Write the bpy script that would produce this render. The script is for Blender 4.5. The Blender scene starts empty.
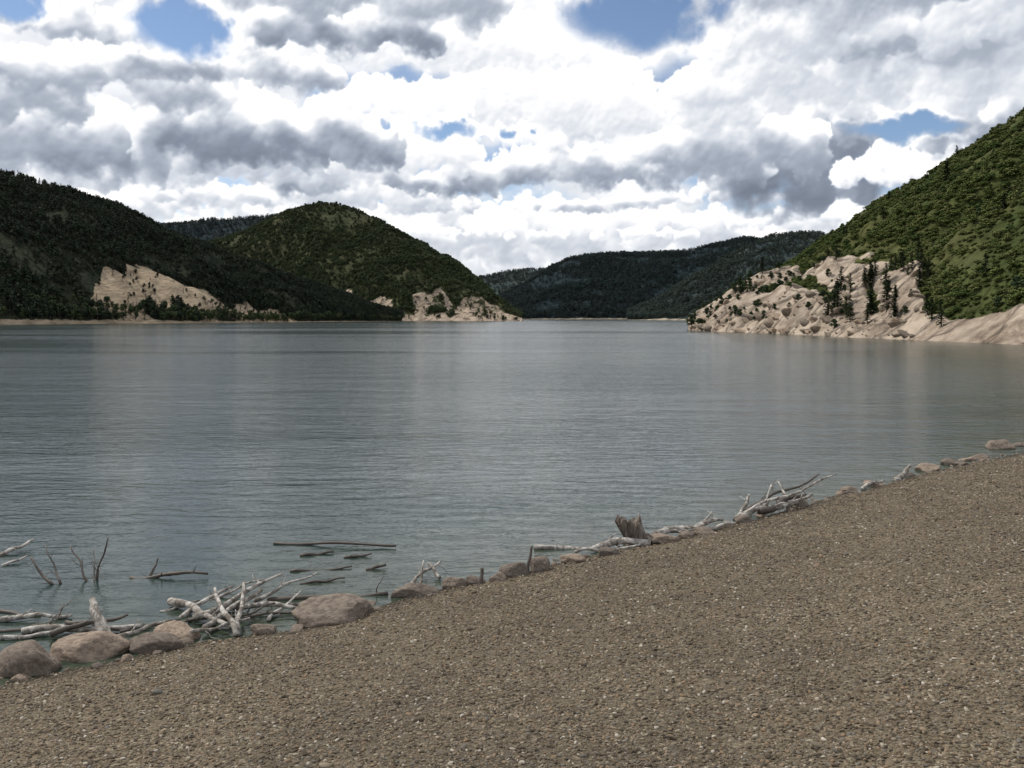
import bpy, math, random
import numpy as np
from mathutils import Vector, Quaternion, noise as mnoise
random.seed(7); rng=np.random.default_rng(7)
H=3.2; F=887.0
sc=bpy.context.scene
sc.view_settings.view_transform='Standard'; sc.view_settings.look='None'; sc.view_settings.exposure=0
COL=sc.collection
def _h(ix,iy,s):
    n=ix.astype(np.uint32)*np.uint32(374761393)+iy.astype(np.uint32)*np.uint32(668265263)+np.uint32((s*974634777)&0xFFFFFFFF)
    n=(n^(n>>np.uint32(13)))*np.uint32(1274126177)
    n=(n^(n>>np.uint32(16)))*np.uint32(2246822519)
    n=n^(n>>np.uint32(15))
    return n.astype(np.float32)*np.float32(1/4294967295.0)
def vn(x,y,s=0):
    ix=np.floor(x);iy=np.floor(y);fx=(x-ix).astype(np.float32);fy=(y-iy).astype(np.float32)
    ix=ix.astype(np.int64);iy=iy.astype(np.int64)
    fx=fx*fx*(3-2*fx);fy=fy*fy*(3-2*fy)
    a=_h(ix,iy,s);b=_h(ix+1,iy,s);c=_h(ix,iy+1,s);d=_h(ix+1,iy+1,s)
    return (a*(1-fx)+b*fx)*(1-fy)+(c*(1-fx)+d*fx)*fy
def fbm(x,y,o=5,s=0,g=.5):
    x=np.asarray(x,float);y=np.asarray(y,float)
    r=0;a=1;t=0
    for i in range(o):
        r=r+a*vn(x,y,s+i*13);t+=a;a*=g
        x,y=(x*1.6-y*1.2)+3.1,(x*1.2+y*1.6)+7.7
    return r/t
def sst(a,b,x):
    t=np.clip((x-a)/(b-a),0,1);return t*t*(3-2*t)

class NT:
    def __init__(s,nt): s.nt=nt; s.L=nt.links
    def n(s,t,**k):
        nd=s.nt.nodes.new(t)
        for a,b in k.items(): setattr(nd,a,b)
        return nd
    def put(s,sock,v):
        if isinstance(v,bpy.types.NodeSocket): s.L.new(v,sock)
        elif v is not None:
            try: sock.default_value=v
            except Exception: sock.default_value=(v,v,v)
    def m(s,op,a,b=None,c=None,clamp=False):
        nd=s.n('ShaderNodeMath',operation=op,use_clamp=clamp)
        s.put(nd.inputs[0],a); s.put(nd.inputs[1],b); s.put(nd.inputs[2],c)
        return nd.outputs[0]
    def v(s,op,a,b=None,c=None,scale=None):
        nd=s.n('ShaderNodeVectorMath',operation=op)
        s.put(nd.inputs[0],a); s.put(nd.inputs[1],b)
        if c is not None: s.put(nd.inputs[2],c)
        if scale is not None: s.put(nd.inputs['Scale'],scale)
        return nd.outputs['Value'] if op in('DOT_PRODUCT','LENGTH') else nd.outputs[0]
    def ss(s,x,a,b,lo=0.,hi=1.):
        nd=s.n('ShaderNodeMapRange',interpolation_type='SMOOTHSTEP')
        s.put(nd.inputs[0],x);s.put(nd.inputs[1],a);s.put(nd.inputs[2],b);s.put(nd.inputs[3],lo);s.put(nd.inputs[4],hi)
        return nd.outputs[0]
    def noise(s,vec,scale,detail=4,rough=.5,dist=0,col=False,dim='3D'):
        nd=s.n('ShaderNodeTexNoise',noise_dimensions=dim)
        s.put(nd.inputs['Vector'],vec);s.put(nd.inputs['Scale'],scale);s.put(nd.inputs['Detail'],detail)
        s.put(nd.inputs['Roughness'],rough);s.put(nd.inputs['Distortion'],dist)
        return nd.outputs['Color'] if col else nd.outputs['Fac']
    def vor(s,vec,scale,feature='F1',out='Distance',detail=0,rnd=1):
        nd=s.n('ShaderNodeTexVoronoi',feature=feature)
        s.put(nd.inputs['Vector'],vec);s.put(nd.inputs['Scale'],scale)
        nd.inputs['Randomness'].default_value=rnd
        return nd.outputs[out]
    def mix(s,f,a,b,bt='MIX'):
        nd=s.n('ShaderNodeMix',data_type='RGBA',blend_type=bt)
        s.put(nd.inputs[0],f)
        for i,v in((6,a),(7,b)):
            if isinstance(v,tuple) and len(v)==3: v=(*v,1)
            s.put(nd.inputs[i],v)
        return nd.outputs[2]
    def ramp(s,f,st,interp='LINEAR'):
        nd=s.n('ShaderNodeValToRGB'); cr=nd.color_ramp; cr.interpolation=interp
        while len(cr.elements)<len(st): cr.elements.new(.5)
        for e,(p,c) in zip(cr.elements,st): e.position=p; e.color=(*c,1)
        s.put(nd.inputs[0],f); return nd.outputs[0]
    def bump(s,h,strength=.5,dist=.1,nrm=None):
        nd=s.n('ShaderNodeBump'); s.put(nd.inputs['Height'],h)
        s.put(nd.inputs['Strength'],strength); s.put(nd.inputs['Distance'],dist)
        if nrm is not None: s.put(nd.inputs['Normal'],nrm)
        return nd.outputs[0]
def newmat(name):
    m=bpy.data.materials.new(name); m.use_nodes=True
    t=NT(m.node_tree); b=m.node_tree.nodes['Principled BSDF']
    return m,t,b

# ---------------------------------------------------------------- world : computed cumulus field over the whole hemisphere
W=bpy.data.worlds.new("World"); sc.world=W; W.use_nodes=True
wt=NT(W.node_tree)
for n in list(W.node_tree.nodes): W.node_tree.nodes.remove(n)
SUN_EL=math.radians(52); SUN_AZ=math.radians(-62)
IW,IH=5120,1280; UPP=2*math.pi*F/IW
def ae(px,py):
    return math.atan((px-512)/F)*F, math.atan((318-py)/math.hypot(F,px-512))*F
def smooth(a,k=3):
    for _ in range(k):
        for ax in(0,1): a=(np.roll(a,1,ax)+2*a+np.roll(a,-1,ax))/4
    return a
def build_clouds():
    yy=(np.arange(0,IH,4)+2)*UPP; xx=(np.arange(0,IW,4)+2-IW/2)*UPP
    A,B=np.meshgrid(xx,yy)
    veil=fbm(A/120,np.log(B+60)*5,6,500,.55); v2=fbm(A/60,np.log(B+60)*9,6,540,.6)
    up=lambda a:np.repeat(np.repeat(a,4,0),4,1).astype(np.float32)
    al=smooth(up(np.clip(sst(.34,.54,veil)*.9+.10,0,.97))); dk=smooth(up(.88+.45*(v2-.5)))
    R=random.Random(11)
    def cloud(cx,base,w,h,core=.5,seed=0,soft=1.):
        r=random.Random(seed)
        vis=abs(cx)<620 and base<330
        puffs=[]
        for k in range(int(26+min(w,260)*(.22 if vis else .1))):
            fx=r.uniform(-1,1); prof=(1-abs(fx)**2.2)*(.62+.38*math.sin(fx*5+seed)*.8)
            fy=r.random()**.8*max(prof,.12)
            rad=h*r.uniform(.10,.30)*(1.15-.55*fy)
            puffs.append((cx+fx*w*.5,base+fy*h*.85+rad*.25,rad*1.15,rad))
        x0=int((cx-w*.75)/UPP+IW/2); x1=int((cx+w*.75)/UPP+IW/2)+2
        y0=int(max(0,(base-h*.4)/UPP)); y1=int(min(IH,(base+h*1.5)/UPP))
        if y1-y0<4 or x1-x0<4: return
        xi=np.arange(x0,x1); yi=np.arange(y0,y1)
        gx,gy=np.meshgrid(((xi-IW/2+.5)*UPP),((yi+.5)*UPP))
        s=1/max(h,14.); oc=6 if vis else 3
        wx=(fbm(gx*s*3.2,gy*s*3.2,oc,seed*3+1,.56)-.5)*h*.46; wy=(fbm(gx*s*3.2,gy*s*3.2,oc,seed*3+2,.56)-.5)*h*.46
        qx=(gx+wx).astype(np.float32); qy=(gy+wy).astype(np.float32)
        Hh=np.zeros_like(qx)
        for (a,b,rx,ry) in puffs:
            j0=max(0,int((a-rx-h*.25-gx[0,0])/UPP)); j1=int((a+rx+h*.25-gx[0,0])/UPP)+2
            i0=max(0,int((b-ry-h*.25-gy[0,0])/UPP)); i1=int((b+ry+h*.25-gy[0,0])/UPP)+2
            if i1<=i0 or j1<=j0: continue
            d=1-((qx[i0:i1,j0:j1]-a)/rx)**2-((qy[i0:i1,j0:j1]-b)/ry)**2
            Hh[i0:i1,j0:j1]=np.maximum(Hh[i0:i1,j0:j1],np.sqrt(np.clip(d,0,1))*ry*(.75+.25*(b-base)/h))
        nz=fbm(gx*s*7,gy*s*7,max(oc-1,2),seed*3+5,.5)
        Hn=Hh/h*(.75+.5*nz)
        a_=sst(.008,.012+.08*soft,Hn)
        tb=(qy-base)/h
        a_=a_*sst(-.25,.08,tb+(nz-.5)*.35)
        sh=np.zeros_like(Hh)
        for st,wd in ((.02,0),(.05,1),(.09,-1),(.14,1),(.2,0),(.28,1),(.38,-.5)):
            dy=max(1,int(st*h/UPP)); dx=int(st*.5*h/UPP*(1+.5*wd))
            S=np.roll(Hn,(-dy,dx),(0,1)); S[-dy:,:]=0
            if dx>0: S[:,:dx]=0
            sh+=S-.35*Hn*(st<.06)
        sh=smooth(sh/7,4 if vis else 1)
        gyn=np.gradient(smooth(Hn,1)*h/UPP,axis=0); gxn=np.gradient(smooth(Hn,1)*h/UPP,axis=1)
        lam=np.clip((-gyn*.9+gxn*.45)/np.sqrt(1+gyn**2+gxn**2),-1,1)
        tt=np.clip(tb,0,1.2)
        br=1.09-core*.88*sst(.03,.24,sh)*(1.05-.65*sst(.35,.95,tt))-core*.36*(1-sst(.0,.45,tt))+lam*.10+(nz-.5)*.04
        xi=xi%IW
        ix=np.ix_(yi,xi)
        br=np.clip(br,.0,1.1)
        dk[ix]=dk[ix]*(1-a_)+br*a_
        al[ix]=1-(1-al[ix])*(1-a_)
    gaps=[(178,26,46,28),(8,6,26,16),(638,14,80,34),(450,131,34,10),(512,131,13,9),(906,127,48,12)]
    gaps=[(*ae(a,b),c,d) for a,b,c,d in gaps]
    L=[]
    for k in range(480):
        cx=R.uniform(-math.pi,math.pi)*F; b=R.uniform(2,70)
        w=(26+b*1.7)*R.uniform(.6,1.6); L.append((b,cx,b,w,w*R.uniform(.22,.42),R.uniform(.2,.45),1.6))
    for k in range(210):
        cx=R.uniform(-math.pi,math.pi)*F; b=R.uniform(60,300)
        w=(70+b*.8)*R.uniform(.7,1.4)
        L.append((b,cx,b,w,w*R.uniform(.35,.6),R.uniform(.25,.55),1.2))
    for k in range(60):
        cx=R.uniform(-math.pi,math.pi)*F; b=R.uniform(360,1200)
        w=R.uniform(300,600); L.append((b,cx,b,w,w*R.uniform(.4,.6),R.uniform(.4,.7),1.2))
    ph=[(40,160,190,110,.66),(110,95,200,80,.5),(275,155,240,90,.78),(235,80,210,60,.55),(345,45,170,70,.68),(400,168,130,75,.2),(385,190,230,45,.66),
        (475,140,130,60,.1),(400,115,120,60,.12),(545,120,200,95,.2),(655,130,190,75,.25),(600,182,330,60,.6),(720,165,170,85,.55),(835,190,180,140,.9),(765,100,150,75,.25),
        (960,95,220,90,.22),(915,178,130,48,.12),(985,165,90,36,.1),(920,45,190,60,.5),(490,60,160,70,.18),(400,60,130,70,.15),(545,65,120,60,.15),(60,35,160,50,.45),(500,212,240,24,.45),(700,205,200,30,.4),
        (150,215,240,42,.3),(-40,110,200,90,.55),(1080,130,220,110,.6),(310,222,160,26,.3),(820,225,180,24,.28),(430,235,160,18,.2),(600,238,200,18,.2),(240,205,180,36,.35)]
    for (px,py,w,h,c) in ph:
        cx,b=ae(px,py); L.append((b,cx,b,w*.93,h*.93,c,.9))
    L.sort(key=lambda q:q[0])
    for i,(o,cx,b,w,h,c,sf) in enumerate(L):
        if sf!=.9:
            if any(abs(cx-a)<rx+w*.42 and (b+h)>c2-ry and (b-h*.1)<c2+ry for (a,c2,rx,ry) in gaps): continue
        cloud(cx,b,w,h,c,i+1,sf)
    for (gx_,gy_,rx,ry) in gaps:
        x0=int((gx_-rx*2.4)/UPP+IW/2);x1=int((gx_+rx*2.4)/UPP+IW/2);y0=max(0,int((gy_-ry*2.4)/UPP));y1=int((gy_+ry*2.4)/UPP)
        A,B=np.meshgrid((np.arange(x0,x1)-IW/2)*UPP,np.arange(y0,y1)*UPP)
        f1=fbm(A/26,B/26,6,77,.6)-.5; f2=fbm(A/26,B/26,6,99,.6)-.5
        d=((A-gx_+f1*50)/rx)**2+((B-gy_+f2*32)/ry)**2
        k=sst(.3,1.35,d+(f1+f2)*.9)
        al[y0:y1,x0:x1]*=k
        rim=np.clip(1-np.abs(d-1.3)/.7,0,1)*.22
        dk[y0:y1,x0:x1]=np.minimum(dk[y0:y1,x0:x1]+rim,1.08)
    return dk,al
dk,al=build_clouds()
img=bpy.data.images.new('cloud_field',IW,IH,alpha=False,float_buffer=False); img.colorspace_settings.name='Non-Color'
buf=np.ones((IH,IW,4),np.float32); buf[...,0]=np.clip(dk/1.1,0,1); buf[...,1]=al; buf[...,2]=0
img.pixels.foreach_set(buf.ravel()); img.update(); img.pack()
tc=wt.n('ShaderNodeTexCoord'); dr=wt.v('NORMALIZE',tc.outputs['Generated'])
sp=wt.n('ShaderNodeSeparateXYZ'); wt.put(sp.inputs[0],dr)
azw=wt.m('ARCTAN2',sp.outputs[0],sp.outputs[1]); elw=wt.m('ARCSINE',sp.outputs[2])
uu=wt.m('MULTIPLY_ADD',azw,1/(2*math.pi),.5); vv=wt.m('MULTIPLY',wt.m('MAXIMUM',elw,.0008),IW/(2*math.pi)/IH)
cxy=wt.n('ShaderNodeCombineXYZ'); wt.put(cxy.inputs[0],uu); wt.put(cxy.inputs[1],vv)
it=wt.n('ShaderNodeTexImage',interpolation='Cubic',extension='EXTEND'); it.image=img; wt.put(it.inputs[0],cxy.outputs[0])
sc_=wt.n('ShaderNodeSeparateColor'); wt.put(sc_.inputs[0],it.outputs[0])
ccol=wt.ramp(sc_.outputs[0],[(0,(.20,.235,.30)),(.25,(.28,.32,.40)),(.5,(.46,.51,.60)),(.7,(.75,.79,.86)),(.84,(1.03,1.04,1.06)),(1,(1.35,1.33,1.30))])
haze=wt.ss(elw,0.,.14,.5,0.)
ccol=wt.mix(haze,ccol,(.95,.97,1.0))
sky=wt.n('ShaderNodeTexSky',sky_type='NISHITA',sun_disc=False,sun_elevation=SUN_EL,sun_rotation=SUN_AZ,altitude=2000)
b1=wt.n('ShaderNodeBackground'); wt.put(b1.inputs[0],sky.outputs[0]); b1.inputs[1].default_value=.12
b2=wt.n('ShaderNodeBackground'); wt.put(b2.inputs[0],ccol); b2.inputs[1].default_value=.95
ms=wt.n('ShaderNodeMixShader'); wt.put(ms.inputs[0],wt.m('MAXIMUM',sc_.outputs[1],wt.ss(elw,0.,.12,.9,0.))); wt.L.new(b1.outputs[0],ms.inputs[1]); wt.L.new(b2.outputs[0],ms.inputs[2])
wo=wt.n('ShaderNodeOutputWorld'); wt.L.new(ms.outputs[0],wo.inputs[0])
W.cycles.sampling_method='MANUAL'; W.cycles.sample_map_resolution=512

sl=bpy.data.lights.new('sun','SUN'); sl.energy=3.1; sl.angle=math.radians(1.2); sl.color=(1,.94,.83)
so=bpy.data.objects.new('sun',sl); COL.objects.link(so)
sd=Vector((math.sin(SUN_AZ)*math.cos(SUN_EL),math.cos(SUN_AZ)*math.cos(SUN_EL),math.sin(SUN_EL)))
so.rotation_euler=sd.to_track_quat('Z','Y').to_euler(); so.location=(0,0,300)
cd=bpy.data.cameras.new('camera'); co=bpy.data.objects.new('camera',cd); COL.objects.link(co); sc.camera=co
cd.sensor_width=36; cd.lens=36*F/1024; cd.shift_y=-66/1024; cd.clip_end=20000; cd.clip_start=.05
co.location=(0,0,H); co.rotation_euler=(math.radians(90),0,0)

def mkobj(name,verts,faces,mat,smooth=True,attrs=None,parent=None):
    me=bpy.data.meshes.new(name)
    me.from_pydata([tuple(v) for v in verts] if not isinstance(verts,np.ndarray) else verts.tolist(),[],faces if not isinstance(faces,np.ndarray) else faces.tolist())
    if mat: me.materials.append(mat)
    if smooth: me.polygons.foreach_set('use_smooth',[True]*len(me.polygons))
    if attrs:
        for k,v in attrs.items():
            a=me.attributes.new(k,'FLOAT','POINT'); a.data.foreach_set('value',np.asarray(v,np.float32).ravel())
    me.update()
    o=bpy.data.objects.new(name,me); COL.objects.link(o)
    if parent: o.parent=parent
    return o
def gridfaces(nu,nv):
    i=np.arange(nu-1)[:,None];j=np.arange(nv-1)[None,:]
    a=(i*nv+j).ravel(); return np.stack([a,a+nv,a+nv+1,a+1],1)

# ---------------------------------------------------------------- near ground
SH=np.array([(-6000,-3100),(-100,-50),(-30,-12.5),(-12,1),(-7,5.3),(-4.53,7.75),(-3.72,8.35),(-3.1,8.8),(-2.16,9.25),(-1.28,10.05),(-.15,10.95),(1.2,12.0),
 (2.77,13.15),(4.42,14.6),(6.2,16.2),(7.66,17.5),(9.75,19.3),(11.95,20.9),(20,26.5),(35,35),(60,46),(120,58),(400,70),(6000,75)],float)
def sdist(x,y):
    x=np.asarray(x,float);y=np.asarray(y,float)
    best=np.full(x.shape,1e18)
    for a,b in zip(SH[:-1],SH[1:]):
        d=b-a;t=np.clip(((x-a[0])*d[0]+(y-a[1])*d[1])/(d@d),0,1)
        q=(x-a[0]-t*d[0])**2+(y-a[1]-t*d[1])**2
        best=np.minimum(best,q)
    ys=np.interp(x,SH[:,0],SH[:,1])
    return np.sqrt(best)*np.where(y<ys,1,-1)
def gz(x,y):
    s=sdist(x,y)
    s2=s+ (fbm(x*.9,y*.9,3,5)-.5)*.35*np.exp(-(s/3)**2)
    up=.172*np.minimum(s2,9)+ .172*np.where(s2>9,6*(1-np.exp(-np.clip(s2-9,0,None)/6)),0)
    dn=np.maximum(.28*s2,-8)
    z=np.where(s2>0,up,dn)
    z=z+(fbm(x*.35,y*.35,3,2)-.5)*.10*sst(0,2,s)+(fbm(x*2.2,y*2.2,3,9)-.5)*.03*sst(-.3,.5,s)
    z=z+(fbm(x*.02,y*.02,3,2)-.5)*6*sst(30,120,s)
    return z
u=np.linspace(-1,1,620); gx=np.sinh(8*u)/np.sinh(8)*6000
X,Y=np.meshgrid(gx,gx+8,indexing='ij')
Z=gz(X,Y)
m,t,b=newmat('gravel')
geo=t.n('ShaderNodeNewGeometry').outputs['Position']
vc=t.vor(geo,95,out='Color'); vd=t.vor(geo,95)
vc2=t.vor(geo,40,out='Color'); vd2=t.vor(geo,40)
sepc=t.n('ShaderNodeSeparateColor'); t.put(sepc.inputs[0],vc)
sepc2=t.n('ShaderNodeSeparateColor'); t.put(sepc2.inputs[0],vc2)
stops=[(0,(.040,.031,.021)),(.3,(.105,.081,.053)),(.55,(.160,.127,.086)),(.75,(.125,.112,.093)),(.92,(.225,.185,.13)),(1,(.36,.32,.26))]
c1=t.ramp(sepc.outputs[0],stops); c2=t.ramp(sepc2.outputs[1],stops)
big=t.noise(geo,.45,4,.6); cc=t.mix(t.m('GREATER_THAN',sepc2.outputs[0],.6),c1,c2)
cc=t.mix(1.,cc,t.ramp(big,[(.32,(.66,.66,.66)),(.68,(1.18,1.16,1.1))]),'MULTIPLY')
dust=t.noise(geo,2.2,5,.65); cc=t.mix(t.ss(dust,.45,.75,0,.5),cc,(.165,.132,.09))
sz=t.n('ShaderNodeSeparateXYZ'); t.put(sz.inputs[0],geo)
wet=t.ss(sz.outputs[2],.0,.07,.4,1.)
cc=t.mix(1.,cc,t.v('SCALE',(1,1,1),scale=wet),'MULTIPLY')
t.put(b.inputs['Base Color'],cc); b.inputs['Roughness'].default_value=.85; b.inputs['Specular IOR Level'].default_value=.2
hh=t.m('ADD',t.m('MULTIPLY',vd,-.6),t.m('MULTIPLY',vd2,-.8))
hh=t.m('ADD',hh,t.m('MULTIPLY',sepc.outputs[2],.35))
t.put(b.inputs['Normal'],t.bump(hh,.8,.015))
mkobj('gravel_ground',np.stack([X.ravel(),Y.ravel(),Z.ravel()],1),gridfaces(620,620),m)

# ---------------------------------------------------------------- water
m,t,b=newmat('lake_water')
geo=t.n('ShaderNodeNewGeometry').outputs['Position']
w1=t.noise(t.v('MULTIPLY',geo,(1.1,3.0,1)),1.1,4,.6,.4)
w2=t.noise(t.v('MULTIPLY',geo,(.25,.8,1)),.5,3,.5,.3)
w3=t.noise(t.v('MULTIPLY',geo,(1,1.6,1)),7,2,.5)
gust=t.noise(t.v('MULTIPLY',geo,(.006,.028,1)),1,4,.55,.5)
ga=t.ss(gust,.35,.65,.22,1.15)
h=t.m('ADD',t.m('MULTIPLY',w1,.065),t.m('MULTIPLY',w2,.12)); h=t.m('ADD',h,t.m('MULTIPLY',w3,.009))
h=t.m('MULTIPLY',h,ga)
t.put(b.inputs['Normal'],t.bump(h,1.,1.))
sx=t.n('ShaderNodeSeparateXYZ'); t.put(sx.inputs[0],geo)
# shallows (perpendicular distance to the bank) show the greenish bottom
perp=t.m('ADD',t.m('MULTIPLY',sx.outputs[0],-.62),t.m('MULTIPLY',sx.outputs[1],.78))
shal=t.ss(t.m('ADD',perp,t.m('MULTIPLY',t.noise(geo,.6,4,.6),2.)),9.6,13.,1.,0.)
deep=t.mix(gust,(.020,.036,.033),(.027,.046,.042))
bot=t.ramp(t.noise(geo,5,5,.65),[(.35,(.018,.030,.022)),(.65,(.055,.070,.048))])
t.put(b.inputs['Base Color'],t.mix(shal,deep,bot))
b.inputs['Roughness'].default_value=.13; b.inputs['IOR'].default_value=1.333
ws=9000
mkobj('lake_water',[(-ws,-ws,0),(ws,-ws,0),(ws,ws,0),(-ws,ws,0)],[(0,1,2,3)],m,False)

# ---------------------------------------------------------------- hills
def hillmat(name,soilA,soilB,rockA,rockB,rs=1.,crack=.6):
    m,t,b=newmat(name)
    geo=t.n('ShaderNodeNewGeometry').outputs['Position']
    at=t.n('ShaderNodeAttribute',attribute_name='rock').outputs['Fac']
    n=t.noise(geo,.03*rs,6,.6); n2=t.noise(geo,.35*rs,5,.65)
    soil=t.mix(t.ss(n,.4,.6),soilA,soilB)
    soil=t.mix(1.,soil,t.ramp(n2,[(.3,(.5,.5,.5)),(.7,(1.3,1.3,1.25))]),'MULTIPLY')
    rot=t.n('ShaderNodeVectorRotate',rotation_type='Y_AXIS'); t.put(rot.inputs['Vector'],geo); rot.inputs['Angle'].default_value=.55
    st=t.noise(t.v('MULTIPLY',rot.outputs[0],(.14*rs,.2*rs,.75*rs)),1.,6,.7,.5)
    rk=t.ramp(st,[(.28,tuple(c*.40 for c in rockA)),(.40,rockA),(.56,rockB),(.8,tuple(min(1,c*1.15) for c in rockB))])
    cr=t.vor(t.v('ADD',t.v('MULTIPLY',rot.outputs[0],(.6,1,1.5)),t.v('SCALE',t.noise(geo,.2*rs,3,col=True),scale=5/rs)),.11*rs,'DISTANCE_TO_EDGE')
    rk=t.mix(t.ss(cr,.0,.045,crack,0.),rk,(.06,.05,.042))
    stn=t.noise(geo,.09*rs,5,.6); rk=t.mix(t.ss(stn,.5,.66,0.,.5),rk,tuple(c*.5 for c in rockA))
    msk=t.ss(t.m('ADD',at,t.m('MULTIPLY',t.m('SUBTRACT',n2,.5),.9)),.45,.58)
    t.put(b.inputs['Base Color'],t.mix(msk,soil,rk))
    b.inputs['Roughness'].default_value=.95; b.inputs['Specular IOR Level'].default_value=.1
    hb=t.m('ADD',t.m('MULTIPLY',st,1.3),t.m('MULTIPLY',t.ss(cr,0,.12),crack))
    t.put(b.inputs['Normal'],t.bump(hb,.9,1./rs))
    return m
HILLS={}
def hill(name,cols,shoreD,ridge,ridgeD,mat,rockf,namp,nsc,nu=300,nv=110,rockamp=0.,seed=0,tree=3):
    """lofted from shoreline to ridge line and down the far side"""
    c=np.linspace(cols[0],cols[1],nu)
    Ds=np.interp(c,*zip(*shoreD)); Dr=np.interp(c,*zip(*ridgeD)); pr=np.interp(c,*zip(*ridge))
    k=np.hanning(9);k/=k.sum(); pr=np.convolve(np.pad(pr,4,'edge'),k,'valid')
    zr=np.maximum((318+tree-pr)/F*Dr+H,.3)
    tt=np.concatenate([[-.12,-.04],np.linspace(0,1,nv-32),1+np.linspace(.02,.9,30)])
    T=tt[None,:]; C=c[:,None]
    D=Ds[:,None]+(Dr-Ds)[:,None]*T
    D=np.where(T>1,Dr[:,None]+(np.maximum(Dr-Ds,40))[:,None]*(T-1),D)
    D=np.where(T<0,Ds[:,None]+T*60,D)
    gg=np.where(T<=1,.62*T+.38*(1-(1-np.clip(T,0,1))**2),1+.1*(T-1)-1.3*(T-1)**2)
    x=(C-512)/F*D; y=D
    z=zr[:,None]*gg
    env=np.clip(T,0,1)*np.clip(1.08-T,0,1)*4
    env=np.where(T>1,.35+0*T,env)
    rid=1-np.abs(fbm(x/nsc,y/nsc,5,seed)*2-1)*2
    hs=np.minimum(1,zr/ (namp*3))[:,None]
    z=z+env*namp*hs*(rid-.45)
    z=z+ (fbm(x/nsc*5,y/nsc*5,4,seed+50)-.5)*namp*.22*hs*np.clip(T*6,0,1)
    rk=rockf(C+0*D,T+0*D,x,y)
    if rockamp>0:
        r2=1-np.abs(fbm((x*.7+y*.5)/17,(y-z)/15,4,seed+80,.42)*2-1)*2.2; r3=fbm(x/4,y/4,3,seed+90)
        z=z+np.clip(rk,0,1)*np.clip(T*14,0,1)*rockamp*(r2*1.+r3*.25-.1)
    z=np.where(T>=0,np.maximum(z,-.2+T*0+np.where(T>0,.25,0)),T*80)
    V=np.stack([x.ravel(),y.ravel(),z.ravel()],1)
    o=mkobj(name,V,gridfaces(nu,len(tt)),mat,True,{'rock':rk})
    HILLS[name]=(c,tt,x,y,z,rk)
    return o
def sample(name,n,tmin,tmax,cmin=None,cmax=None,rockmax=.45,rockmin=-9,bias=1.):
    c,tt,x,y,z,rk=HILLS[name]
    cu=rng.uniform(cmin if cmin is not None else c[0],cmax if cmax is not None else c[-1],n)
    tv=tmin+(tmax-tmin)*rng.random(n)**bias
    fi=(cu-c[0])/(c[-1]-c[0])*(len(c)-1); fi=np.clip(fi,0,len(c)-1.001); i=fi.astype(int); fi=fi-i
    j=np.clip(np.searchsorted(tt,tv)-1,0,len(tt)-2); fj=(tv-tt[j])/(tt[j+1]-tt[j])
    def bi(A): return (A[i,j]*(1-fi)+A[i+1,j]*fi)*(1-fj)+(A[i,j+1]*(1-fi)+A[i+1,j+1]*fi)*fj
    X,Y,Z,R=bi(x),bi(y),bi(z),bi(rk)
    ok=(R<rockmax)&(R>rockmin)&(Z>.35)
    return X[ok],Y[ok],Z[ok],cu[ok],tv[ok]
def norock(C,T,x,y): return np.clip(.9*sst(.03,.0,T),0,1)
def bump2(C,T,c0,t0,rc,rt): return np.exp(-((C-c0)/rc)**2-((T-t0)/rt)**2)
mF=hillmat('far_hill_forest',(.040,.058,.062),(.054,.073,.070),(.3,.26,.2),(.4,.35,.28),.25)  # aerial haze is painted in as a bluish lift of the soil tones
mD=hillmat('shaded_hazy_hill_forest',(.015,.027,.034),(.019,.032,.037),(.28,.24,.18),(.4,.34,.27),.3)  # cloud shadow and blue distance haze are both put into these soil tones
mM=hillmat('mid_hill_ground',(.040,.050,.024),(.070,.072,.038),(.27,.215,.165),(.43,.35,.27),.5,.3)
mL=hillmat('near_hill_ground_shaded',(.014,.020,.012),(.024,.029,.017),(.25,.195,.135),(.37,.295,.21),.6,.0)  # soil colour lowered to carry the cloud shadow over this hill
mR=hillmat('green_hill_ground',(.050,.068,.022),(.090,.096,.036),(.26,.205,.16),(.45,.375,.30),1.,.7)
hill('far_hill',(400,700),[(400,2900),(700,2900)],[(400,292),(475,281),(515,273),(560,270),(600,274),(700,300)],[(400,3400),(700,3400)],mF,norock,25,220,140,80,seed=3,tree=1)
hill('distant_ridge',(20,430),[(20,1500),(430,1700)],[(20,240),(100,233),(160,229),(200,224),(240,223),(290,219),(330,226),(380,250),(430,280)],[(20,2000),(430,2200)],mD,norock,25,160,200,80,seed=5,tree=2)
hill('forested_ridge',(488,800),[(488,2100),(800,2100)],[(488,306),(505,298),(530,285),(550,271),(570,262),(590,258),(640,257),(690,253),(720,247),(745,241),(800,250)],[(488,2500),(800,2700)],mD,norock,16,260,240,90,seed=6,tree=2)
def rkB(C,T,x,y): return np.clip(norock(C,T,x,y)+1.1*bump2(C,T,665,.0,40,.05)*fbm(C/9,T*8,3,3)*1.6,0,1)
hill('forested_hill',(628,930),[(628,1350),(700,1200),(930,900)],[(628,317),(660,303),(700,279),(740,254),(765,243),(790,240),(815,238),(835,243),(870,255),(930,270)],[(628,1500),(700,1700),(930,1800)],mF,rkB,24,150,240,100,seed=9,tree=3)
def rkM(C,T,x,y):
    n=fbm(x/30,y/30,4,21)-.5
    top=np.interp(C,[315,345,400,430,450,475,500,522],[-.1,.14,.15,.22,.24,.28,.40,.5])
    return np.clip(norock(C,T,x,y)+sst(.05,-.06,T-top+n*.55)*(.8+n*1.6),0,1)
hill('rounded_hill',(130,522),[(130,1150),(300,1080),(400,1010),(522,980)],[(130,262),(180,255),(230,243),(260,228),(285,216),(305,211),(325,209),(345,212),(380,226),(420,247),(460,272),(490,294),(510,312),(522,319)],[(130,1500),(325,1400),(450,1200),(522,1010)],mM,rkM,26,110,330,130,seed=11,tree=3)
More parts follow.
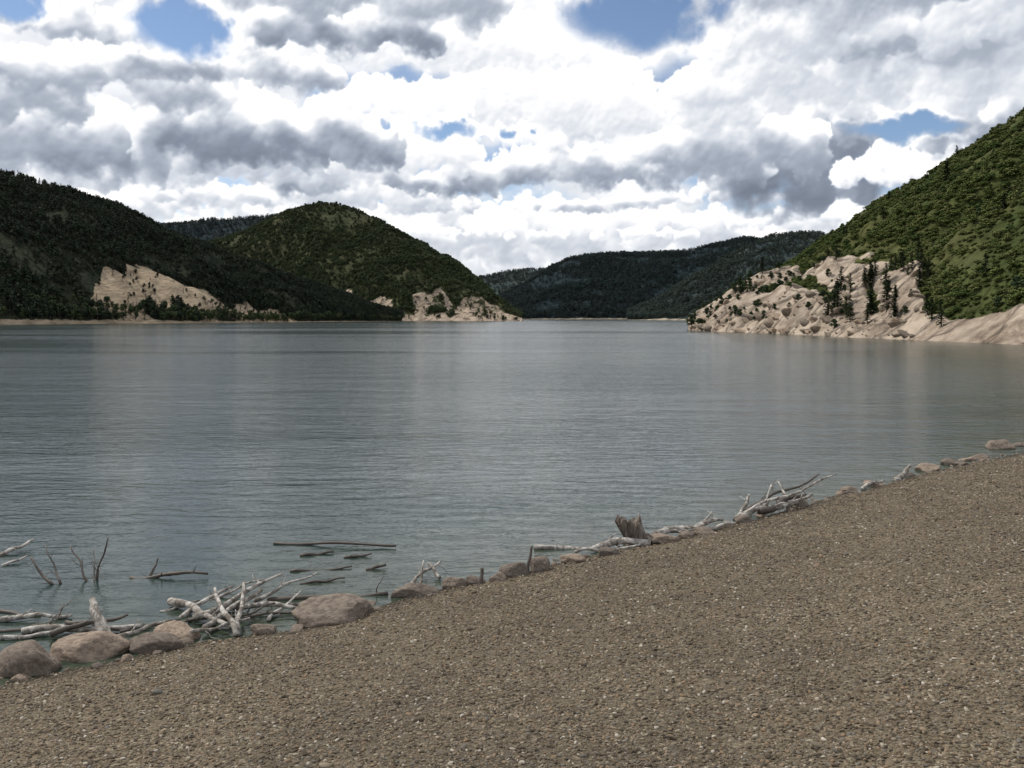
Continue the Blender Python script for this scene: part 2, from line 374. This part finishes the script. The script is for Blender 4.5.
def rkL(C,T,x,y):
    n=fbm(x/24,y/24,4,31)-.5
    top=np.interp(C,[70,92,105,150,200,265,290,310],[-.15,.1,.25,.26,.23,.24,.14,-.1]); bot=np.interp(C,[100,200,300],[.07,.05,.0])
    return np.clip(norock(C,T,x,y)+sst(.05,-.05,T-top+n*.30)*sst(-.03,.02,T-bot+n*.15)*(.9+n*1.3),0,1)
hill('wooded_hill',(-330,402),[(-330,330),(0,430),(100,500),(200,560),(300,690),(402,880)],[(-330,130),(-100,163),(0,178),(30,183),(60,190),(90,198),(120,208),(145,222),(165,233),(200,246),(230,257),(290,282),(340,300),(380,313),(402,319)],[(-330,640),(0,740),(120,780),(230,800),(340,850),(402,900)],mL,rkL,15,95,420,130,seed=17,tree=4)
def rkR(C,T,x,y):
    n=fbm(x/12,y/12,4,41)-.5
    top=np.interp(C,[690,720,755,780,800,840,880,915,935,1100],[1.,1.,.85,.60,.46,.31,.27,.19,.04,.04])
    k=sst(.06,-.05,T-top+n*.32)*np.interp(C,[690,915,940,1100],[1,1,.4,.3])
    wedge=.8*bump2(C,T+ (C-800)/260.,800,.26,60,.045)+.6*bump2(C,T+(C-870)/200.,870,.13,30,.03)
    beach=sst(.055,.03,T+n*.03)*sst(915,935,C)
    return np.clip(norock(C,T,x,y)+k*(.98+n*.7)-wedge+beach,0,1)*np.where(T>1.05,0,1)
hill('green_hillside',(688,1600),[(688,232),(720,208),(800,167),(850,146),(920,126),(1024,105),(1200,84),(1600,60)],
 [(688,329),(702,320),(720,308),(740,294),(770,284),(800,268),(820,252),(850,231),(880,210),(930,180),(980,151),(1024,125),(1150,60),(1300,10),(1600,-30)],
 [(688,240),(740,262),(820,300),(930,290),(1024,285),(1600,250)],mR,rkR,7,42,640,200,rockamp=2.8,seed=23,tree=5)

# ---------------------------------------------------------------- vegetation
def leafmat(name,cs):
    m,t,b=newmat(name)
    r=t.n('ShaderNodeObjectInfo').outputs['Random']
    geo=t.n('ShaderNodeNewGeometry').outputs['Position']
    n=t.noise(geo,.02,3,.5)
    v=t.m('ADD',t.m('MULTIPLY',r,.65),t.m('MULTIPLY',t.m('SUBTRACT',n,.34),1.2))
    c=t.ramp(v,[(i/(len(cs)-1),q) for i,q in enumerate(cs)])
    rn=t.n('ShaderNodeNewGeometry').outputs['Random Per Island']
    c=t.mix(1.,c,t.ramp(rn,[(0,(.6,.6,.6)),(1,(1.35,1.35,1.3))]),'MULTIPLY')
    t.put(b.inputs['Base Color'],c); b.inputs['Roughness'].default_value=.8; b.inputs['Specular IOR Level'].default_value=.15
    return m
mb,t,b=newmat('bark'); t.put(b.inputs['Base Color'],t.mix(t.noise(None,4,4),(.06,.045,.035),(.12,.095,.075))); b.inputs['Roughness'].default_value=.9
def leafquad(V,Fc,p,nrm,s,r):
    nrm=Vector(nrm).normalized(); a=nrm.orthogonal().normalized()
    a.rotate(Quaternion(nrm,r.random()*6.28)); bb=nrm.cross(a)
    i=len(V); k=[(-.6,-.35),(.1,-.5),(.65,.05),(.15,.5),(-.5,.3)]
    for (q,w) in k:
        V.append(Vector(p)+a*(q*s*r.uniform(.7,1.2))+bb*(w*s*r.uniform(.7,1.2)))
    Fc.append(tuple(range(i,i+5)))
def tube(V,Fc,pts,rad,n=7,cap=True,jit=0.,r=random):
    base=len(V); prev=None
    for k,(p,ra) in enumerate(zip(pts,rad)):
        p=Vector(p); q=Vector(pts[min(k+1,len(pts)-1)])-Vector(pts[max(k-1,0)])
        q=q.normalized() if q.length>1e-6 else Vector((0,0,1))
        a=q.orthogonal().normalized() if prev is None else (prev-q*prev.dot(q)).normalized(); prev=a
        b_=q.cross(a)
        for i in range(n):
            th=i/n*6.2832; rr=ra*(1+jit*(r.random()-.5))
            V.append(p+a*(math.cos(th)*rr)+b_*(math.sin(th)*rr))
    for k in range(len(pts)-1):
        for i in range(n):
            j=(i+1)%n; o=base+k*n
            Fc.append((o+i,o+j,o+n+j,o+n+i))
    if cap:
        Fc.append(tuple(base+i for i in range(n))[::-1]); o=base+(len(pts)-1)*n; Fc.append(tuple(o+i for i in range(n)))
def tree_mesh(name,kind,lm,seed,nl):
    r=random.Random(seed); V=[];Fc=[]
    if kind=='pine':
        tube(V,Fc,[(0,0,-.2),(0.02,0,.4),(0,.02,.97)],[.03,.022,.004],5); nb=len(Fc)
        lv=15
        for k in range(lv):
            z=.13+.84*(k/lv)**.95; R=.25*(1-z)**.7*r.uniform(.7,1.2)+.015
            nbr=7 if z<.7 else 5
            for q in range(nbr):
                if r.random()<.14: continue
                th=r.random()*6.28; Rr=R*r.uniform(.6,1.15)
                m_=max(2,int(nl/(lv*6)))
                for e in range(m_):
                    f=(e+.6)/m_*r.uniform(.8,1.1)
                    leafquad(V,Fc,(math.cos(th)*Rr*f,math.sin(th)*Rr*f,z-.10*Rr/.2*f*f*.6+r.uniform(-.012,.012)),(r.uniform(-.5,.5),r.uniform(-.5,.5),1),.055*r.uniform(.8,1.3),r)
    else:
        cl=[]
        nc=9 if kind=='juniper' else 11
        for k in range(nc):
            th=r.random()*6.28
            if kind=='juniper': z=r.uniform(.22,.85); R=.30*math.sin(min(1,(1.02-z)*1.25)*1.57)*r.uniform(.2,.9); s=r.uniform(.13,.22)
            else: z=r.uniform(.15,.62); R=.42*r.uniform(.1,1)*(1.05-z*.8); s=r.uniform(.14,.24)
            cl.append((Vector((math.cos(th)*R,math.sin(th)*R,z)),s))
        tube(V,Fc,[(0,0,-.2),(.02,.01,.25),(0,.02,.5)],[.035,.028,.012],5)
        for p,s in cl[:6]: tube(V,Fc,[(0,0,.1),p*.6,p],[.018,.012,.004],4)
        nb=len(Fc)
        for p,s in cl:
            for e in range(int(nl/nc)):
                d=Vector((r.gauss(0,1),r.gauss(0,1),r.gauss(0,1))).normalized()
                rr=s*r.uniform(.55,1.1); q=p+Vector((d.x*rr,d.y*rr,d.z*rr*.8))
                if q.z<.02: continue
                leafquad(V,Fc,q,d+Vector((r.uniform(-.6,.6),r.uniform(-.6,.6),r.uniform(-.2,.8))),.085*r.uniform(.7,1.3),r)
    me=bpy.data.meshes.new(name); me.from_pydata([tuple(v) for v in V],[],Fc)
    me.materials.append(mb); me.materials.append(lm)
    mi=[0]*nb+[1]*(len(Fc)-nb); me.polygons.foreach_set('material_index',mi); me.update()
    return bpy.data.objects.new(name,me)
def srccol(name,objs):
    c=bpy.data.collections.new(name)
    for o in objs: c.objects.link(o)
    return c
def scatter(name,P,scl,rot,col,nvar):
    n=len(P); me=bpy.data.meshes.new(name); me.from_pydata(P.tolist() if isinstance(P,np.ndarray) else P,[],[])
    a=me.attributes.new('scl','FLOAT_VECTOR','POINT'); a.data.foreach_set('vector',np.asarray(scl,np.float32).ravel())
    a=me.attributes.new('rot','FLOAT_VECTOR','POINT'); a.data.foreach_set('vector',np.asarray(rot,np.float32).ravel())
    a=me.attributes.new('idx','INT','POINT'); a.data.foreach_set('value',rng.integers(0,nvar,n).astype(np.int32))
    o=bpy.data.objects.new(name,me); COL.objects.link(o)
    ng=bpy.data.node_groups.new(name+'_scatter','GeometryNodeTree')
    ng.interface.new_socket('Geometry',in_out='INPUT',socket_type='NodeSocketGeometry')
    ng.interface.new_socket('Geometry',in_out='OUTPUT',socket_type='NodeSocketGeometry')
    N=ng.nodes; L=ng.links
    i=N.new('NodeGroupInput'); q=N.new('NodeGroupOutput'); ip=N.new('GeometryNodeInstanceOnPoints')
    ci=N.new('GeometryNodeCollectionInfo'); ci.inputs['Collection'].default_value=col
    ci.inputs['Separate Children'].default_value=True; ci.inputs['Reset Children'].default_value=True
    def na(nm,ty):
        a=N.new('GeometryNodeInputNamedAttribute'); a.data_type=ty; a.inputs['Name'].default_value=nm; return a.outputs['Attribute']
    L.new(i.outputs[0],ip.inputs['Points']); L.new(ci.outputs[0],ip.inputs['Instance'])
    ip.inputs['Pick Instance'].default_value=True
    L.new(na('idx','INT'),ip.inputs['Instance Index'])
    e2r=N.new('FunctionNodeEulerToRotation'); L.new(na('rot','FLOAT_VECTOR'),e2r.inputs[0])
    L.new(e2r.outputs[0],ip.inputs['Rotation']); L.new(na('scl','FLOAT_VECTOR'),ip.inputs['Scale'])
    L.new(ip.outputs[0],q.inputs[0])
    md=o.modifiers.new('scatter','NODES'); md.node_group=ng
    return o
def plant(name,hillname,n,h0,h1,col,nvar,tmin=.01,tmax=1.15,wid=1.,thin=.12,**k):
    X,Y,Z,C,T=sample(hillname,n,tmin,tmax,**k)
    dens=fbm(X/(h1*6),Y/(h1*6),3,int(n)%97)
    ok=rng.random(len(X))<np.clip((dens-.28-(.12-thin))*4,thin,1); X,Y,Z=X[ok],Y[ok],Z[ok]
    n=len(X); s=rng.uniform(h0,h1,n)*rng.uniform(.8,1.15,n); w=wid*rng.uniform(.8,1.2,n)*s
    return scatter(name,np.stack([X,Y,Z-.03*s],1),np.stack([w,w,s],1),np.stack([0*s,0*s,rng.random(n)*6.28],1),col,nvar)
lmD=leafmat('cloud_shaded_conifer_needles',[(.009,.016,.011),(.015,.025,.014),(.022,.034,.018)])  # dark green deepened further to hold the painted cloud shadow
lmDD=leafmat('shaded_hazy_ridge_needles',[(.014,.027,.031),(.021,.037,.038),(.028,.046,.043)])  # cloud shade plus distance haze painted into the leaf colour
lmM=leafmat('pinyon_foliage',[(.022,.035,.016),(.042,.060,.024),(.066,.084,.034)])
lmG=leafmat('scrub_oak_leaves',[(.026,.046,.013),(.054,.082,.019),(.095,.118,.032),(.135,.138,.05)])
lmP=leafmat('pine_needles',[(.018,.032,.013),(.028,.046,.020),(.042,.060,.024)])
lmF=leafmat('distant_foliage_hazed',[(.030,.048,.048),(.044,.064,.056),(.056,.077,.060)])  # bluish tint puts the distance haze into the leaf colour
def srcs(tag,lm,kinds,nl): return srccol(tag,[tree_mesh('%s_%s_%d'%(tag,k,i),k,lm,i*7+len(tag),nl) for i,k in enumerate(kinds)])
cD=srcs('dark_wood',lmD,['pine','juniper','juniper','pine'],260)  # trees whose foliage colour includes the cloud shadow
cM=srcs('pinyon',lmM,['juniper','juniper','juniper','pine'],260)
cG=srcs('scrub_oak',lmG,['oak','oak','oak'],520)
cP=srcs('pine',lmP,['pine','pine','pine'],700)
cJ=srcs('juniper_bush',lmP,['juniper','juniper'],500)
cF=srcs('far_wood',lmF,['juniper','juniper','pine'],120)
cDD=srcs('ridge_wood',lmDD,['juniper','juniper','pine'],120)
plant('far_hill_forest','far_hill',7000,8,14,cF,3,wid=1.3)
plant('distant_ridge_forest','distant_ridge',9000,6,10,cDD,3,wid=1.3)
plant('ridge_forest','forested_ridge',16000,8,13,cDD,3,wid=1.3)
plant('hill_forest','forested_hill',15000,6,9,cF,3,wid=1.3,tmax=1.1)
plant('rounded_hill_forest','rounded_hill',28000,4,6.5,cM,4,wid=1.15,tmax=1.08)
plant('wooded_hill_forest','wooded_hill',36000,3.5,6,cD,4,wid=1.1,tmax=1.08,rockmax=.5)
plant('wooded_hill_shore_trees','wooded_hill',1200,3.5,7,cM,4,wid=.9,tmin=.01,tmax=.07,rockmax=2)
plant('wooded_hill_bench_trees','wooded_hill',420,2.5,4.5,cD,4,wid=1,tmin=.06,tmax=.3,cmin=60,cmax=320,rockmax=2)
plant('rounded_hill_shore_trees','rounded_hill',800,3.5,6,cM,4,wid=1,tmin=.01,tmax=.3,rockmax=2)
plant('hillside_scrub','green_hillside',30000,.9,2.1,cG,3,wid=1.45,tmax=1.12,rockmax=.4,thin=.05)
plant('hillside_low_scrub','green_hillside',24000,.45,1.0,cG,3,wid=1.9,tmax=1.12,rockmax=.5)
plant('hillside_pines','green_hillside',70,3,5.2,cP,3,wid=1.,tmin=.02,tmax=1.,cmin=700,rockmax=2)
plant('hillside_pine_stand','green_hillside',40,3.,6.0,cP,3,wid=1.,tmin=.03,tmax=.22,cmin=825,cmax=935,rockmax=2)
plant('hillside_junipers','green_hillside',420,1.3,2.5,cJ,2,wid=1.2,tmin=.02,tmax=1.,rockmax=2)
plant('rock_band_shrubs','green_hillside',300,.8,1.8,cJ,2,wid=1.3,tmin=.05,tmax=.8,cmin=700,cmax=940,rockmin=.4,rockmax=2)

# ---------------------------------------------------------------- rocks
def granite(name,A,B,sc_=1.,nb=.12):
    m,t,b=newmat(name)
    co_=t.n('ShaderNodeTexCoord').outputs['Object']; r=t.n('ShaderNodeObjectInfo').outputs['Random']
    n=t.noise(co_,3*sc_,6,.7); sp_=t.noise(co_,60*sc_,2,.5)
    c=t.mix(t.ss(n,.35,.65),A,B); c=t.mix(1.,c,t.ramp(sp_,[(.35,(.7,.68,.68)),(.65,(1.15,1.15,1.15))]),'MULTIPLY')
    c=t.mix(1.,c,t.ramp(r,[(0,(.62,.63,.64)),(.5,(.9,.88,.85)),(1,(1.25,1.18,1.1))]),'MULTIPLY')
    t.put(b.inputs['Base Color'],c); b.inputs['Roughness'].default_value=.85; b.inputs['Specular IOR Level'].default_value=.25
    t.put(b.inputs['Normal'],t.bump(t.m('ADD',n,t.m('MULTIPLY',sp_,.12)),.6,nb/sc_))
    return m
mG=granite('granite_boulder',(.18,.15,.125),(.38,.315,.26),2.)
mHR=granite('hillside_granite',(.24,.19,.145),(.41,.34,.27),1.,.5)
def rock_mesh(name,mat,seed,sub=3,ang=.3):
    import bmesh
    bm=bmesh.new(); bmesh.ops.create_icosphere(bm,subdivisions=sub,radius=1)
    r=random.Random(seed); off=Vector((r.random()*50,r.random()*50,r.random()*50))
    pl=[(Vector((r.gauss(0,1),r.gauss(0,1),r.gauss(0,1))).normalized(),r.uniform(.55,.85)) for _ in range(11)]
    for v in bm.verts:
        p=v.co.normalized(); k=1.
        for n_,d_ in pl:
            dd=p.dot(n_)
            if dd>1e-3: k=min(k,(d_/dd)*(1-ang)+ang)
        k*=1+.14*mnoise.noise(p*1.6+off)+.06*mnoise.noise(p*5+off)+.03*mnoise.noise(p*12+off)
        v.co=p*k
    me=bpy.data.meshes.new(name); bm.to_mesh(me); bm.free()
    if mat: me.materials.append(mat)
    me.polygons.foreach_set('use_smooth',[True]*len(me.polygons))
    return bpy.data.objects.new(name,me)
cHR=srccol('hill_rock_src',[rock_mesh('hill_rock_%d'%i,mHR,i,3,.0) for i in range(6)])
X,Y,Z,C,T=sample('green_hillside',420,.0,.6,cmin=690,cmax=925,rockmax=5,rockmin=.6,bias=1.6)
n=len(X); s=rng.random(n)**3*1.1+.2
scatter('hillside_boulders',np.stack([X,Y,Z-.4*s],1),np.stack([s*1.9,s*1.2,s*.8],1),np.stack([rng.normal(0,.2,n),rng.normal(.45,.2,n),rng.normal(0,.6,n)],1),cHR,6)
for hn,nn,ms_ in(('wooded_hill',160,1.6),('rounded_hill',500,3.)):
    X,Y,Z,C,T=sample(hn,nn,0,.4,rockmax=5,rockmin=.5); n=len(X); s=rng.random(n)**2*ms_+.5
    scatter(hn+'_boulders',np.stack([X,Y,Z-.35*s],1),np.stack([s*1.4,s,s*.7],1),np.stack([0*s,0*s,rng.random(n)*6.28],1),cHR,6)

def gp(px,py):
    "ground/water position for a surveyed bearing and depression"
    D=H*F/(py-318.); return (px-512)/F*D, D
def boulder(px,py,w,h,seed,dep=.8,name='shore_boulder'):
    x,y=gp(px,py); k=y/F; w=w*k*.5; hh=h*k
    o=rock_mesh(name,mG,seed,4,.05); COL.objects.link(o)
    z0=max(float(gz(np.array([x]),np.array([y+w*.3]))[0]),-.1)
    o.scale=(w*1.25,w*dep,hh*.78); o.location=(x,y+w*.4,z0+hh*.25); o.rotation_euler=(0,0,random.uniform(-.4,.4))
    return o
BO=[(26,674,58,34),(85,660,72,34),(148,652,50,20),(178,640,48,24),(120,650,30,12),(333,626,72,24),(262,634,26,12),(415,597,40,14),(455,588,24,12),(474,586,18,9),
 (517,577,28,13),(540,573,22,13),(573,568,24,8),(499,582,16,8),(610,560,20,8),(664,546,30,9),(688,541,16,7),(705,536,22,8),(930,471,26,9),(953,465,20,9),(968,461,16,7),(1004,449,26,13),(980,459,22,8),(1022,446,20,8),(745,524,20,7),(800,507,18,7),(850,492,16,6),(875,486,20,7),(908,476,14,6)]
for i,(a,b_,c_,d_) in enumerate(BO): boulder(a,b_,c_,d_,100+i)

cPB=srccol('pebble_src',[rock_mesh('pebble_%d'%i,None,40+i,2,.25) for i in range(6)])
m,t,b=newmat('pebbles')
r=t.n('ShaderNodeObjectInfo').outputs['Random']
t.put(b.inputs['Base Color'],t.ramp(r,[(0,(.040,.031,.022)),(.25,(.102,.079,.051)),(.52,(.165,.130,.087)),(.64,(.12,.113,.099)),(.76,(.195,.132,.080)),(.94,(.235,.195,.14)),(1,(.44,.40,.34))]))
b.inputs['Roughness'].default_value=.8; b.inputs['Specular IOR Level'].default_value=.3
for o in cPB.objects: o.data.materials.clear(); o.data.materials.append(m)
def on_gravel(n,ymin,ymax,pw,smin,smax,szf):
    y=ymin+(ymax-ymin)*rng.random(n)**pw; x=(rng.random(n)*2-1)*y*.66
    s=sdist(x,y); ok=(s>smin)&(s<smax); x,y=x[ok],y[ok]; z=gz(x,y); n=len(x)
    s=szf(n,y)
    return np.stack([x,y,z+s*.18],1),np.stack([s*rng.uniform(.8,1.5,n),s*rng.uniform(.7,1.1,n),s*rng.uniform(.45,.8,n)],1),np.stack([rng.normal(0,.3,n),rng.normal(0,.3,n),rng.random(n)*6.28],1)
a=on_gravel(190000,2.2,20,1.1,.02,99,lambda n,y:.0038+.0105*rng.random(n)**3+.0004*y)
scatter('gravel_pebbles',*a,cPB,6)
a=on_gravel(1500,2.2,22,1.0,.0,99,lambda n,y:.013+.024*rng.random(n)**5)
scatter('loose_stones',*a,cPB,6)
cSS=srccol('stone_src',[rock_mesh('stone_%d'%i,mG,60+i,3,.2) for i in range(6)])
a=on_gravel(8500,6,30,1.0,-.45,.22,lambda n,y:.02+.08*rng.random(n)**3)
scatter('shoreline_stones',*a,cSS,6)

# ---------------------------------------------------------------- driftwood
m,t,b=newmat('weathered_wood')
co_=t.n('ShaderNodeTexCoord').outputs['Object']
n=t.noise(co_,6,5,.7,1.5); n2=t.noise(co_,40,4,.7,3)
c=t.mix(t.ss(n,.38,.64),(.12,.10,.08),(.56,.53,.49)); c=t.mix(t.ss(n2,.5,.7),c,(.09,.073,.058))
t.put(b.inputs['Base Color'],c); b.inputs['Roughness'].default_value=.8; t.put(b.inputs['Normal'],t.bump(t.m('ADD',n,n2),.6,.01))
WOOD=m
m,t,b=newmat('dark_wet_wood')
co_=t.n('ShaderNodeTexCoord').outputs['Object']
t.put(b.inputs['Base Color'],t.mix(t.noise(co_,9,5,.7,1),(.025,.02,.016),(.13,.105,.085))); b.inputs['Roughness'].default_value=.6
DARK=m
def stick(V,Fc,p0,p1,r0,r1,r,bend=.08,n=8,sides=8,twigs=0,depth=0):
    p0=Vector(p0);p1=Vector(p1);L=(p1-p0).length; d=(p1-p0).normalized()
    a=d.orthogonal().normalized(); b_=d.cross(a); ph=[r.uniform(0,6.28) for _ in range(4)]
    pts=[];rad=[]
    for i in range(n+1):
        f=i/n; w=math.sin(f*math.pi)
        o=a*(math.sin(f*5+ph[0])*bend*L*w*.6+math.sin(f*13+ph[2])*bend*L*.15)+b_*(math.sin(f*4+ph[1])*bend*L*w*.5+math.sin(f*11+ph[3])*bend*L*.15)
        pts.append(p0+d*(L*f)+o); rad.append((r0*(1-f)+r1*f)*(1+.12*math.sin(f*17+ph[0])))
    tube(V,Fc,pts,rad,sides,True,.18,r)
    for k in range(twigs):
        f=r.uniform(.2,.95); i=int(f*n); q=pts[i]
        dd=(d*r.uniform(.2,.9)+a*r.uniform(-1,1)+b_*r.uniform(-1,1)+Vector((0,0,r.uniform(-.1,.5)))).normalized()
        l=L*r.uniform(.12,.36)*(1-f*.4); rr=rad[i]*.42
        e=q+dd*l
        if e.z<-.05:e.z=-.05
        stick(V,Fc,q,e,rr,rr*.25,r,.12,5,6,(r.randint(1,3) if depth>0 else 0),depth-1)
def wood(name,items,mat,seed,th=.8):
    r=random.Random(seed);V=[];Fc=[]
    for it in items:
        (a,b0,l0,a2,b2,l2,w0,w1,tw)=it[:9]; dep=it[9] if len(it)>9 else 0
        x0,y0=gp(a,b0);x1,y1=gp(a2,b2); k=(y0+y1)/2/F*th
        stick(V,Fc,(x0,y0,l0),(x1,y1,l2),w0*k/2,w1*k/2,r,.06 if tw or l2>.1 else .02,10,8,tw,dep)
    ctr=sum(V,Vector())/len(V); ctr.z=0
    V=[v-ctr for v in V]
    o=mkobj(name,V,Fc,mat); o.location=ctr; return o
wood('driftwood_pile',[(172,606,.05,236,634,.08,11,5,2),(196,626,.1,282,592,.2,9,3,3,1),(238,634,.04,243,606,.26,7,4,2),(205,634,.06,262,606,.18,8,4,2,1),
 (222,612,.04,330,610,.05,8,4,3),(255,604,.03,318,584,.14,5,2,3,1),(180,618,.0,232,602,.18,7,3,3,1),(236,640,.06,215,612,.26,8,4,1),(268,622,.02,300,600,.1,5,2,2),
 (190,640,.08,250,628,.1,5,3,2),(210,600,.0,262,588,.1,4,2,3,1),(160,612,0,200,606,.06,4,2,2)],WOOD,1)
wood('driftwood_pile',[(0,622,.02,72,618,.03,7,4,2),(22,634,.03,146,630,.05,9,6,2),(0,640,.02,60,636,.05,6,4,1),(112,642,.03,170,628,.08,7,3,2)],WOOD,2)
wood('driftwood_pile',[(50,640,.05,128,626,.12,8,3,3,1),(66,624,.02,118,634,.05,6,3,3),(0,632,.01,50,628,.03,5,3,1),(120,634,.02,180,622,.03,5,3,2),(0,612,.01,40,616,.02,6,4,1)],DARK,22)
wood('driftwood_pile',[(188,622,.02,300,616,.05,5,3,4,1),(210,628,.04,275,612,.1,4,2,4,1),(170,630,.03,225,618,.05,4,2,3,1)],DARK,25)
wood('driftwood_stub',[(108,646,.02,92,634,.36,14,7,0)],WOOD,3,1.)
wood('sunken_log',[(268,600,-.02,388,595,.02,8,5,2)],DARK,4)
wood('sunken_log',[(285,606,.0,350,603,.03,8,5,1)],DARK,5)
wood('floating_stick',[(274,544,.01,396,548,.03,4,3,0)],DARK,6)
wood('floating_branch',[(300,556,0,334,553,.03,5,2,3)],DARK,7)
wood('floating_branch',[(344,558,0,372,556,.03,4,2,2),(366,570,0,386,568,.04,5,3,1),(290,572,0,352,568,.02,4,2,3),(300,584,0,345,580,.03,4,2,3,1)],DARK,8)
wood('driftwood_branch',[(404,590,.02,440,572,.12,5,3,3,1),(420,585,.0,424,580,.24,4,2,1),(440,580,.02,428,575,.15,5,3,1)],WOOD,9)
wood('upright_stick',[(479,590,-.05,482,588,.24,6,4,0)],DARK,10)
wood('upright_stick',[(526,574,-.05,532,572,.33,5,3,0)],DARK,11)
wood('driftwood_log',[(534,549,.03,650,547,.06,7,9,2),(575,554,.03,640,548,.05,4,3,1)],WOOD,12)
wood('driftwood_log',[(655,541,.10,722,528,.14,10,4,4,1),(665,536,.10,735,530,.10,7,3,2),(690,534,.05,712,524,.18,5,2,2,1)],WOOD,13)
wood('driftwood_pile',[(736,522,.05,836,505,.56,5,2,4,1),(742,520,.05,812,508,.24,9,4,3,1),(758,516,.05,772,500,.28,5,2,2),(790,512,.05,778,506,.42,5,2,2,1),(735,520,.02,750,505,.16,6,3,2)],WOOD,14)
wood('driftwood_branch',[(760,518,.1,806,506,.18,9,5,2),(745,514,.05,820,500,.45,5,2,3,1)],DARK,24)
wood('driftwood_branch',[(862,490,.03,884,484,.08,5,2,3,1)],WOOD,15)
wood('driftwood_stub',[(896,481,.0,910,478,.24,9,4,1)],WOOD,16)
wood('submerged_bush',[(95,580,-.1,108,578,.50,3.5,1.5,7,2),(92,582,-.1,70,575,.36,3.5,1.5,6,2),(98,582,-.1,92,572,.3,3,1,4,1)],DARK,17)
wood('submerged_branch',[(0,556,.0,34,548,.12,6,3,3,1),(2,566,.0,28,560,.06,4,2,2)],WOOD,18)
wood('submerged_branch',[(130,578,.0,208,577,.04,6,3,3,1),(150,577,.0,158,574,.2,4,2,3,1)],DARK,19)
wood('submerged_branch',[(52,585,.0,30,580,.28,4,2,3,1),(60,584,.0,45,576,.4,3,1,3,1)],DARK,20)

m,t,b=newmat('stump_wood')
co_=t.n('ShaderNodeTexCoord').outputs['Object']
n=t.noise(t.v('MULTIPLY',co_,(30,30,3)),1,5,.7,1.)
t.put(b.inputs['Base Color'],t.ramp(n,[(.3,(.03,.024,.02)),(.5,(.14,.11,.088)),(.7,(.36,.32,.28))])); b.inputs['Roughness'].default_value=.85
t.put(b.inputs['Normal'],t.bump(n,1.,.03)); STW=m
def stump(px,py):
    x,y=gp(px,py); r=random.Random(5); V=[];Fc=[]; n=26; rings=9; hgt=.36
    for k in range(rings+1):
        f=k/rings
        for i in range(n):
            th=i/n*6.2832
            fl=1+.55*max(0,(.35-f)/.35)**2*(1+.6*math.sin(th*5+1)); rr=.15*fl*(1+.10*math.sin(th*7)+.05*math.sin(th*15+f*3))*(1+.10*f)
            zt=hgt*(f)*(1+(.14*math.sin(th*3+.7)+.10*math.sin(th*8)+.08*math.sin(th*13))*f*f)
            V.append(Vector((math.cos(th)*rr-.16*f,math.sin(th)*rr*.9,zt-.05)))
    for k in range(rings):
        for i in range(n):
            j=(i+1)%n; Fc.append((k*n+i,k*n+j,(k+1)*n+j,(k+1)*n+i))
    base=rings*n; i0=len(V)
    for q in range(1,3):
        for i in range(n):
            p=V[base+i]; V.append(Vector(((p.x+.16)*(1-.28*q)-.16+.02*q,p.y*(1-.28*q),p.z-.10*q)))
    for i in range(n):
        j=(i+1)%n; Fc.append((base+i,base+j,i0+j,i0+i)); Fc.append((i0+i,i0+j,i0+n+j,i0+n+i))
    Fc.append(tuple(i0+n+i for i in range(n)))
    for k in range(5):
        th=-.6+k*.5; stick(V,Fc,(math.cos(th)*.1,math.sin(th)*.1,.08),(math.cos(th)*.42,math.sin(th)*.3,-.02),.05,.015,r,.1,6,8,1)
    o=mkobj('tree_stump',V,Fc,STW); o.location=(x,y+.1,float(max(gz(np.array([x]),np.array([y]))[0],0))+.03); return o
stump(640,546)
